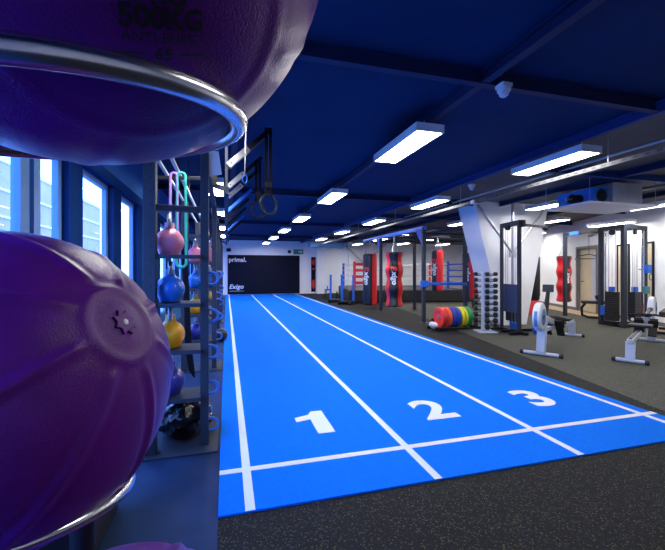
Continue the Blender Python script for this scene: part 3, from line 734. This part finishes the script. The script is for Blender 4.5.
# ------------------------------------------------------------------ bag rig
ZR = 2.50
t = thing('bag_rig', 'black training rig with blue top beams carrying the punching bags', 'rig', (0, 0, 0))
posts = [(4.95, 8.82), (5.0, 11.77), (6.2, 8.82), (6.25, 11.77), (6.9, 9.53), (6.9, 11.0)]
for x, y in posts[:4]:
    u_ = obj('upright', cbox(NB(), (x, y, ZR/2+.003), .085, .085, ZR-.004), 'steel_dark', t, bev=.004)
    obj('foot_plate', box(NB(), x-.1, x+.1, y-.1, y+.1, .0045, .014), 'steel_dark', u_, bev=.002)
obj('top_beam', bar(NB(), (4.97, 8.77, ZR-.02), (5.0, 13.4, ZR-.02), .08, .10), 'blue_coat', t, bev=.006)
obj('top_beam', bar(NB(), (6.2, 8.8, ZR-.02), (6.25, 13.2, ZR-.02), .07, .09), 'steel_dark', t, bev=.004)
for x0, x1, y, m_ in ((4.99, 6.2, 8.82, 'steel_dark'), (5.04, 6.25, 11.77, 'steel_dark'), (5.04, 6.25, 10.3, 'steel_dark'), (6.2, 7.15, 9.53, 'steel_dark'), (6.22, 7.15, 11.0, 'steel_dark'), (6.25, 8.6, 11.77, 'steel_dark')):
    obj('cross_beam', bar(NB(), (x0, y, ZR-.02), (x1, y, ZR-.02), .07, .08), m_, t, bev=.004)
obj('cross_beam', bar(NB(), (4.9, 8.78, ZR-.17), (6.25, 8.78, ZR-.17), .04, .04), 'steel_black', t)
obj('pull_up_bar', cyl(NB(), (5.0, 11.3, ZR-.18), (6.25, 11.3, ZR-.18), .018, 10), 'steel_black', t)
for x, y in ((5.0, 11.77), (4.95, 8.82)):
    bm = NB(); prism(bm, [(-.02, 0), (.02, -.0), (.38, .40), (-.02, .40)], .02, T(x-.01, y+.04, ZR-.48) @ R(PI/2, 'Z') @ R(PI/2, 'X')); obj('gusset', bm, 'blue_coat', t)
sa = obj('safety_arm', bar(NB(), (4.88, 8.76, 1.03), (6.2, 8.76, 1.0), .06, .075), 'blue_coat', t, bev=.006)
obj('safety_arm_holder', cbox(NB(), (4.95, 8.79, 1.02), .16, .15, .17), 'blue_coat', sa, bev=.012)
obj('tall_mast', cbox(NB(), (8.6, 11.77, 1.2+.004), .08, .08, 2.4), 'steel_dark', t, bev=.004)

def wrap_cyl(bm, rfun, phi, zc, off=.004):
    "lettering running downwards round a bag: text x -> -z, text y -> round the bag"
    for v in bm.verts:
        z = zc-v.co.x; r = rfun(z)+off; a = phi+v.co.y/r
        v.co = V((r*math.cos(a), r*math.sin(a), z))
    return bm
def bag(x, y, z0, z1, r, kind, label, ztop, blacks, phi_t, wavy=0., size=.34, zt=None):
    t = thing('punching_bag', label, 'punching bag', (x, y, 0), 0, 'red and black punching bags')
    H_ = z1-z0; pc = math.atan2(-y, -x)
    def rf(z):
        u = min(1, max(0, (z-z0)/H_))
        q = r*(1+wavy*math.cos(2*PI*3*u))*(1-.0*u)
        e = min(u*H_, (1-u)*H_)
        if e < .05: q *= math.sqrt(max(0, 1-((.05-e)/.05)**2))*.25+.75
        return q
    N = 48; zz = [z0+H_*k/N for k in range(N+1)]
    prof = [(0, z0)]+[(rf(z), z) for z in zz]+[(0, z1)]
    a, b = blacks
    bm = NB(); lathe(bm, prof, 24, None, pc+a, pc+b); bb = obj('bag_body', bm, 'bagleather', t, ang=50)
    bm = NB(); lathe(bm, prof, 36, None, pc+b, pc+a+2*PI); o = obj('red_panel', bm, 'redleather', t, ang=50); o['label'] = 'red vinyl panel'
    zc = zt if zt else (z0+z1)/2+.05
    bm = text_mesh('E', size*1.15, bold=.012, shear=.15, sub=.03); xform(bm, T(-size*1.25, 0, 0)); obj('printed_letter', wrap_cyl(bm, rf, pc+phi_t, zc), 'red_print', bb, smooth=False)
    bm = text_mesh('xigo', size, bold=.010, shear=.15, sub=.03); obj('printed_letter', wrap_cyl(bm, rf, pc+phi_t, zc), 'white_print', bb, smooth=False)
    if wavy:
        bm = NB(); lathe(bm, [(0, z1-.02), (rf(z1-.1)+.004, z1-.10), (rf(z1-.02)*.98, z1-.0), (0, z1+.015)], 30); obj('top_cap', bm, 'bagleather', t)
    for k in range(4):
        aa = PI/4+k*PI/2
        obj('chain', tube(NB(), [(r*.75*math.cos(aa), r*.75*math.sin(aa), z1-.01), (.02*math.cos(aa), .02*math.sin(aa), min(z1+.32, ztop-.06))], .009, 6), 'steel_grey', t)
    obj('swivel', cyl(NB(), (0, 0, min(z1+.30, ztop-.08)), (0, 0, ztop), .022, 10), 'steel_grey', t)
    return t
bag(5.03, 12.85, .11, 1.97, .255, 'long', 'long black punching bag with red side strip, leftmost of the bags', ZR-.08, (-1.9, .30), -.62, 0, .26)
bag(5.0, 10.72, .25, 1.93, .25, 'wavy', 'wavy red punching bag with black centre band, second from the left', ZR-.08, (-.62, .50), -.06, .10, .22)
bag(6.68, 11.0, .69, 2.03, .185, 'short', 'short red and black punching bag hung highest, before the blue ropes', ZR-.06, (-2.0, -.12), -.62, 0, .22)
bag(6.87, 9.53, .53, 1.88, .22, 'long', 'red and black punching bag partly behind the white pillar', ZR-.06, (-2.0, -.10), -.48, 0, .22)
# post for the right-hand bag
bag(10.02, 9.26, .40, 1.80, .195, 'wavy', 'wavy red punching bag behind a black post, by the right wall', 2.42, (.05, 1.0), .55, .10, .17)
t = thing('punching_bag', 'dark standing bag with red foot half hidden right of the pillar', 'punching bag', (9.2, 9.6, .004))
bm = NB(); lathe(bm, [(0, .45), (.16, .45), (.18, .6), (.18, 1.75), (.12, 1.85), (0, 1.87)], 24); obj('bag_body', bm, 'bagleather', t)
bm = NB(); lathe(bm, [(0, 0.001), (.30, .001), (.30, .08), (.17, .40), (.1, .45), (0, .45)], 24); obj('base', bm, 'redleather', t)

# ------------------------------------------------------------------ bumper plates and rack
t = thing('plate_rack', 'low black plate rack with white end on the floor', 'plate rack', (5.03, 7.66, .0))
for y in (-.17, .17): obj('rail', bar(NB(), (-.42, y, .045), (.62, y, .045), .035, .04), 'steel_black', t, bev=.003)
for x in (-.40, .60): obj('cross_member', bar(NB(), (x, -.19, .045), (x, .19, .045), .05, .05), 'steel_black', t)
obj('end_cap', xform(sphere(NB(), (0, 0, 0), .1, 20, 12, (1, 1.25, .75)), T(-.48, 0, .12) @ R(.4, 'Y')), 'plast', t)
obj('end_grip', tube(NB(), [(-.42, 0, .10), (-.47, .03, .2), (-.50, .03, .27)], .03, 10), 'steel_black', t)
for y in (-.17, .17):
    bm = NB(); cyl(bm, (-.50, y-.02, .05), (-.50, y+.02, .05), .045, 16); obj('wheel', bm, 'steel_black', t)
def plate(x, th, m_, label, rr=.235):
    t = thing('bumper_plate', label, 'weight plate', (x, 7.66, .05), 0, 'coloured bumper plates in the low rack')
    mx = R(PI/2, 'Y')
    bm = NB(); h = th/2
    prof = [(.026, -h), (.075, -h), (.078, -h+.012), (.165, -h+.012), (.17, -h), (rr-.012, -h), (rr, -h+.012), (rr, h-.012), (rr-.012, h), (.17, h), (.165, h-.012), (.078, h-.012), (.075, h), (.026, h), (.026, -h)]
    lathe(bm, prof, 48, T(0, 0, rr) @ mx); rd = obj('rubber_disc', bm, m_, t, ang=30)
    bm = NB(); lathe(bm, [(.024, -h-.001), (.045, -h-.001), (.045, h+.001), (.024, h+.001), (.024, -h-.001)], 24, T(0, 0, rr) @ mx); obj('steel_hub', bm, 'steel_grey', t)
    bm = text_mesh('25', .06, bold=.003, depth=.0006)
    xform(bm, T(-h-.0005+.012-.0012, 0, rr+.122) @ R(-PI/2, 'Z') @ R(PI/2, 'X')) if rr > .22 and th > .1 else bm.clear()
    if len(bm.verts): obj('weight_number', bm, 'print_black', rd, smooth=False)
    else: bm.free()
px = 4.67
for th, m_, lab in ((.115, 'red', 'red bumper plate at the left end of the rack'), (.10, 'orange', 'orange red bumper plate, second from the left'),
                    (.095, 'pblue', 'blue bumper plate right of the red pair'), (.095, 'pblue', 'blue bumper plate touching the yellow pair'),
                    (.065, 'pyellow', 'yellow bumper plate beside the blue pair'), (.065, 'pyellow', 'yellow bumper plate touching the green one'), (.10, 'pgreen', 'green bumper plate at the right end of the rack')):
    plate(px+th/2, th, m_, lab); px += th+.022

# ------------------------------------------------------------------ dumbbell tower
DX, DY = 5.52, 7.12; da = math.atan2(.2707, .9627)
t = thing('dumbbell_tower', 'silver upright dumbbell tower on the rubber floor', 'dumbbell rack', (DX, DY, .004), -da)
obj('post', cbox(NB(), (0, 0, .69), .16, .09, 1.30), 'rower_grey', t, bev=.008)
obj('base', box(NB(), -.2, .2, -.2, .2, .001, .03), 'rower_grey', t, bev=.008)
tz = [.10+.128*k for k in range(10)]
for z in tz:
    for s_ in (-1, 1):
        obj('cradle', bar(NB(), (s_*.03, -s_*.062, z), (s_*.20, -s_*.085, z), .03, .018), 'steel_black', t)
dbp = {}
DN = ['bottom', 'second', 'third', 'fourth', 'fifth', 'sixth', 'seventh', 'eighth', 'ninth', 'top']
rotm = R(-da, 'Z')
for k, z in enumerate(tz):
    f = 1.0-.035*k
    for s_, sd in ((-1, 'left'), (1, 'right')):
        p = rotm @ V((s_*.088, -s_*.10, 0)); loc = (DX+p.x, DY+p.y, .004+z+.012+.020)
        lab = 'black dumbbell on the %s side, %s tier up the silver tower' % (sd, DN[k])
        if not dbp:
            d = thing('dumbbell', lab, 'dumbbell', loc, -da, 'black dumbbells on the silver tower')
            obj('handle', cyl(NB(), (-.06, 0, 0), (.06, 0, 0), .016, 12), 'chrome', d)
            for q in (-1, 1):
                bm = NB(); lathe(bm, [(0, 0), (.050, 0), (.064, .012), (.064, .064), (.050, .078), (0, .078)], 12, T(q*.052, 0, 0) @ R(q*PI/2, 'Y')); obj('head', bm, 'blackrub', d)
            dbp['d'] = d; d.scale = (1, f, f)
        else:
            d = dup(dbp['d'], loc, -da, lab); d.scale = (1, f, f)

# ------------------------------------------------------------------ cable machine
cx0, cy0, cx1, cy1 = 6.10, 7.30, 5.98, 6.63
t = thing('cable_machine', 'tall dark single cable machine beside the dumbbell tower', 'cable machine', (0, 0, .004))
obj('upright', cbox(NB(), (cx0, cy0, 1.2), .055, .06, 2.38), 'steel_dark', t, bev=.004)
obj('upright', cbox(NB(), (cx1, cy1, 1.2), .065, .065, 2.38), 'steel_dark', t, bev=.004)
obj('top_beam', bar(NB(), (cx0, cy0, 2.38), (cx1, cy1-.05, 2.38), .09, .10), 'steel_dark', t, bev=.004)
bm = NB(); cyl(bm, (cx1-.03, cy1+.34, 2.31), (cx1+.03, cy1+.34, 2.31), .06, 20); obj('pulley', bm, 'steel_black', t)
obj('guard_panel', bar(NB(), (cx0, cy0-.045, .75), (cx1, cy1+.045, .75), .02, .62), 'mg_panel', t, bev=.003)
for q in (.30, .55, .72):
    x, y = cx0+(cx1-cx0)*q, cy0+(cy1-cy0)*q
    obj('guide_rod', cyl(NB(), (x+.03, y, .2), (x+.03, y, 2.33), .0065, 10), 'steel_grey', t)
obj('cable', cyl(NB(), (cx1-.05, cy1+.34, .9), (cx1-.05, cy1+.34, 2.3), .004, 6), 'steel_black', t)
obj('weight_stack', cbox(NB(), (6.12, 6.96, .62), .12, .34, .75), 'blackrub', t, bev=.004)
for (x0, y0), (x1, y1) in (((6.08, 7.45), (6.02, 6.45)), ((5.80, 6.93), (6.6, 6.9)), ((5.82, 7.28), (6.1, 7.3)), ((5.72, 6.62), (6.05, 6.6))):
    obj('base_rail', bar(NB(), (x0, y0, .04), (x1, y1, .04), .07, .06), 'steel_black', t, bev=.004)
obj('side_arm', bar(NB(), (cx1, cy1, 2.34), (6.85, 6.82, 2.335), .05, .05), 'steel_dark', t, bev=.004)
obj('arm_mount', cbox(NB(), (cx1+.06, cy1-.01, 2.36), .09, .12, .14), 'steel_black', t, bev=.004)
bm = NB(); cyl(bm, (6.82, 6.82, 2.30), (6.88, 6.82, 2.30), .05, 16); obj('pulley', bm, 'steel_black', t)
def loose_kb(x, y, m_, lab):
    t = dup(protos['blue'], (x, y, .004), .4, lab, 'kettlebells on the gym floor', {'bell': m_})
loose_kb(6.45, 6.62, 'kblue', 'blue kettlebell on the floor right of the cable machine')
tag(obj('foam_block', box(NB(), 6.35, 6.5, 7.15, 7.35, .005, .42), 'blue_coat', bev=.01), 'blue foam block standing behind the cable machine', 'block')

# ------------------------------------------------------------------ rowing machines
def rower(loc, rz, label):
    t = thing('rowing_machine', label, 'rowing machine', loc, rz, 'white and grey rowing machines')
    # x runs from the flywheel foot (0) to the tail foot (2.4)
    ff = obj('front_foot', cyl(NB(), (0, -.27, .035), (0, .27, .035), .028, 14), 'rower_grey', t)
    tf = obj('tail_foot', cyl(NB(), (2.4, -.19, .035), (2.4, .19, .035), .027, 14), 'rower_grey', t)
    for y in (-1, 1): 
        obj('foot_cap', cyl(NB(), (0, y*.255, .036), (0, y*.31, .036), .035, 14), 'blackrub', ff, bev=.006)
        obj('foot_cap', cyl(NB(), (2.4, y*.17, .036), (2.4, y*.22, .036), .034, 14), 'blackrub', tf, bev=.006)
    obj('front_leg', bar(NB(), (0, 0, .05), (.10, 0, .56), .10, .13), 'rower_grey', t, bev=.012)
    obj('tail_leg', bar(NB(), (2.4, 0, .05), (2.36, 0, .31), .05, .12), 'rower_grey', t, bev=.01)
    bm = NB(); bar(bm, (.14, 0, .40), (2.42, 0, .315), .075, .07); rl = obj('rail', bm, 'rower_grey', t, bev=.01)
    bm = NB(); bar(bm, (.55, 0, .423), (2.40, 0, .354), .04, .012); obj('rail_track', bm, 'steel_black', rl)
    mxf = T(-.09, 0, .63) @ R(PI/2, 'X')
    bm = NB(); lathe(bm, [(0, -.06), (.15, -.06), (.21, -.05), (.228, -.03), (.228, .03), (.21, .05), (.15, .06), (0, .06)], 48, mxf); fc = obj('flywheel_cage', bm, 'rower_white', t, bev=.006)
    bm = NB(); lathe(bm, [(0, -.063), (.13, -.063), (.13, .063), (0, .063)], 40, mxf); obj('flywheel_screen', bm, 'perf', fc)
    bm = NB(); lathe(bm, [(.2285, -.022), (.2305, -.022), (.2305, .022), (.2285, .022), (.2285, -.022)], 14, mxf, PI*.85, PI*1.2); obj('vent_grille', bm, 'perf', fc)
    bm = NB(); lathe(bm, [(0, -.068), (.035, -.068), (.035, .068), (0, .068)], 24, mxf); obj('hub', bm, 'blackrub', fc)
    obj('chain_housing', bar(NB(), (.10, 0, .60), (.72, 0, .47), .09, .10), 'rower_grey', t, bev=.012)
    for y in (-.10, .10):
        fr_ = obj('footrest', bar(NB(), (.66, y, .50), (.92, y, .22), .12, .03), 'blackrub', t, bev=.008)
        obj('foot_strap', bar(NB(), (.73, y, .46), (.81, y, .38), .14, .04), 'strap', fr_)
    obj('handle', tube(NB(), [(.58, -.25, .55), (.61, -.1, .57), (.61, .1, .57), (.58, .25, .55)], .018, 10), 'blackrub', t)
    bm = NB(); xs = [(1.28, .0), (1.36, .155)]
    box(bm, 1.30, 1.58, -.16, .16, .43, .48); st = obj('seat', bm, 'blackrub', t, bev=.022)
    obj('seat_carriage', box(NB(), 1.34, 1.54, -.06, .06, .35, .429), 'steel_black', st, bev=.006)
    ma = obj('monitor_arm', tube(NB(), [(.18, .0, .60), (.34, 0, .78), (.43, 0, .98), (.46, 0, 1.02)], [.045, .04, .03, .03], 10), 'steel_black', t)
    obj('monitor', bar(NB(), (.44, 0, 1.0), (.465, 0, 1.125), .035, .17), 'blackrub', ma, bev=.01)
    return t
rw = rower((4.84, 4.9, .004), .555, 'white rowing machine with its flywheel end nearest the track')
rb = dup(rw, (7.84, 5.30, .004), math.radians(180+28.3), 'white rowing machine with its tail leg toward the track, right one')
for ch in rb.children:      # its monitor arm is folded down
    if ch.name.startswith('monitor'): ch.matrix_local = T(.2, 0, .62) @ R(1.15, 'Y') @ T(-.2, 0, -.62)

# ------------------------------------------------------------------ multi-station tower
PL, PM, PR = (9.17, 7.38), (9.05, 6.72), (10.0, 6.92)
ZT = 2.46
t = thing('multi_gym', 'multi-station weight tower with silver rods and black stacks at right', 'multi gym', (0, 0, .004))
for p in (PL, PM, PR): obj('upright', cbox(NB(), (*p, ZT/2), .105 if p is PM else .09, .09, ZT-.004), 'steel_dark', t, bev=.005)
for a, b in ((PL, PM), (PM, PR), (PL, PR)):
    obj('top_beam', bar(NB(), (*a, ZT-.05), (*b, ZT-.05), .08, .1), 'steel_dark', t, bev=.004)
    obj('base_rail', bar(NB(), (*a, .04), (*b, .04), .09, .07), 'steel_black', t, bev=.004)
for a, b, q in ((PL, PM, .5), (PM, PR, .52)):
    A, B_ = V((*a, 0)), V((*b, 0)); d = (B_-A); c_ = A+d*q; e = d.normalized()
    ang = math.atan2(e.y, e.x)
    bm = NB()
    for k in range(15): cbox(bm, (0, 0, .16+k*.047), .30, .14, .043)
    xform(bm, T(c_.x, c_.y, 0) @ R(ang, 'Z')); ws = obj('weight_stack', bm, 'blackrub', t)
    obj('stack_base', xform(cbox(NB(), (0, 0, .07), .32, .18, .1), T(c_.x, c_.y, 0) @ R(ang, 'Z')), 'steel_black', t)
    for s_ in (-.10, .0, .10):
        p = c_+e*s_; obj('guide_rod', cyl(NB(), (p.x, p.y, .86), (p.x, p.y, ZT-.08), .009 if s_ else .006, 10), 'steel_grey', t)
    bm = NB(); n_ = V((-e.y, e.x, 0)); cyl(bm, c_+V((0, 0, ZT-.16))-n_*.03, c_+V((0, 0, ZT-.16))+n_*.03, .07, 20); obj('pulley', bm, 'steel_black', t)
    obj('stack_top', xform(cbox(NB(), (0, 0, .905), .12, .10, .12), T(c_.x, c_.y, 0) @ R(ang, 'Z')), 'blue_coat', ws, bev=.008)
obj('column_rod', cyl(NB(), (PL[0]+.02, PL[1]-.10, .1), (PL[0]+.02, PL[1]-.10, ZT-.1), .02, 10), 'chrome', t)
obj('column_rod', cyl(NB(), (PR[0]-.10, PR[1]-.04, .1), (PR[0]-.10, PR[1]-.04, ZT-.1), .02, 10), 'chrome', t)
obj('pulley_carriage', cbox(NB(), (PL[0]+.0, PL[1]-.10, .36), .16, .12, .24), 'blue_coat', t, bev=.012)
obj('pulley_carriage', cbox(NB(), (PR[0]-.03, PR[1]-.08, 1.40), .15, .12, .20), 'blue_coat', t, bev=.012)
obj('carriage_handle', cyl(NB(), (PR[0]-.32, PR[1]-.10, 1.39), (PR[0]+.16, PR[1]-.02, 1.39), .014, 8), 'blue_coat', t)
obj('name_plate', cbox(NB(), (PR[0]-.04, PR[1]-.07, .88), .17, .06, .18), 'teal', t, bev=.004)
bm = NB(); tube(bm, [V((PR[0]+.22+.06*math.cos(a), PR[1], 1.20+.075*math.sin(a))) for a in [2*PI*k/24 for k in range(24)]], .009, 8, True)
obj('stirrup_handle', bm, 'steel_black', t)
obj('handle_strap', cyl(NB(), (PR[0]+.16, PR[1]-.02, 1.39), (PR[0]+.22, PR[1], 1.275), .006, 6), 'steel_black', t)
# pull-down station behind the left post
LB = V((9.95, 8.35, 0)); FP = V((9.77, 8.99, 0))
obj('upright', cbox(NB(), (FP.x, FP.y, 1.25), .085, .085, 2.494), 'steel_dark', t, bev=.004)
obj('top_beam', bar(NB(), (*PL, ZT-.04), (FP.x, FP.y, ZT-.04), .07, .09), 'steel_black', t)
obj('beam_sleeve', bar(NB(), (9.50, 8.26, ZT-.04), (FP.x, FP.y-.03, ZT-.04), .085, .105), 'blue_coat', t)
obj('pulldown_beam', bar(NB(), (*PL, ZT-.1), (LB.x, LB.y, ZT-.1), .07, .08), 'steel_black', t)
obj('bag_beam', bar(NB(), (FP.x-.05, FP.y-.05, ZT-.02), (10.1, 9.34, ZT-.02), .06, .06), 'steel_black', t)
obj('pulldown_cable', cyl(NB(), (LB.x-.05, LB.y-.02, 1.85), (LB.x-.05, LB.y-.02, ZT-.12), .006, 6), 'steel_black', t)
bm = NB(); e = V((.80, -.60, 0)).normalized(); c_ = LB+V((-.05, -.02, 0))
tube(bm, [c_-e*.34+V((0, 0, 1.66)), c_-e*.28+V((0, 0, 1.76)), c_+V((0, 0, 1.82)), c_+e*.28+V((0, 0, 1.76)), c_+e*.34+V((0, 0, 1.66))], .016, 8)
tube(bm, [c_-e*.30+V((0, 0, 1.69)), c_+e*.30+V((0, 0, 1.69))], .014, 8); obj('pulldown_bar', bm, 'chrome', t)
obj('bench_seat', bar(NB(), (9.72, 8.42, .47), (10.18, 7.95, .47), .28, .08), 'blackrub', t, bev=.02)
obj('thigh_roller', cyl(NB(), (9.86, 8.02, .62), (10.12, 8.25, .62), .07, 16), 'blackrub', t, bev=.01)
obj('bench_frame', tube(NB(), [(9.80, 8.36, .43), (9.74, 8.42, .30), (9.76, 8.42, .10), (9.86, 8.32, .04), (10.1, 8.06, .04)], .035, 10), 'steel_black', t)
obj('bench_post', bar(NB(), (10.08, 8.05, .04), (10.0, 8.13, .62), .06, .06), 'steel_black', t)
obj('base_rail', bar(NB(), (PL[0]+.03, PL[1]+.05, .04), (10.1, 8.06, .04), .07, .06), 'steel_black', t)
for q in (.25, .75):
    p = V((*PM, 0)).lerp(V((*PR, 0)), q)
    obj('adjuster_knob', cyl(NB(), (p.x, p.y-.06, .2), (p.x, p.y-.09, .2), .035, 14), 'plast', t)
# black gear behind the right rower
t = thing('weight_bench', 'dark weight bench at the right edge behind the rowing machine', 'bench', (9.35, 5.95, .004), .5)
obj('pad', box(NB(), -.55, .55, -.14, .14, .42, .49), 'blackrub', t, bev=.02)
for x in (-.42, .42):
    obj('leg', bar(NB(), (x, 0, .04), (x*.9, 0, .42), .06, .06), 'steel_black', t)
    obj('foot_bar', bar(NB(), (x, -.22, .03), (x, .22, .03), .06, .055), 'steel_black', t, bev=.003)
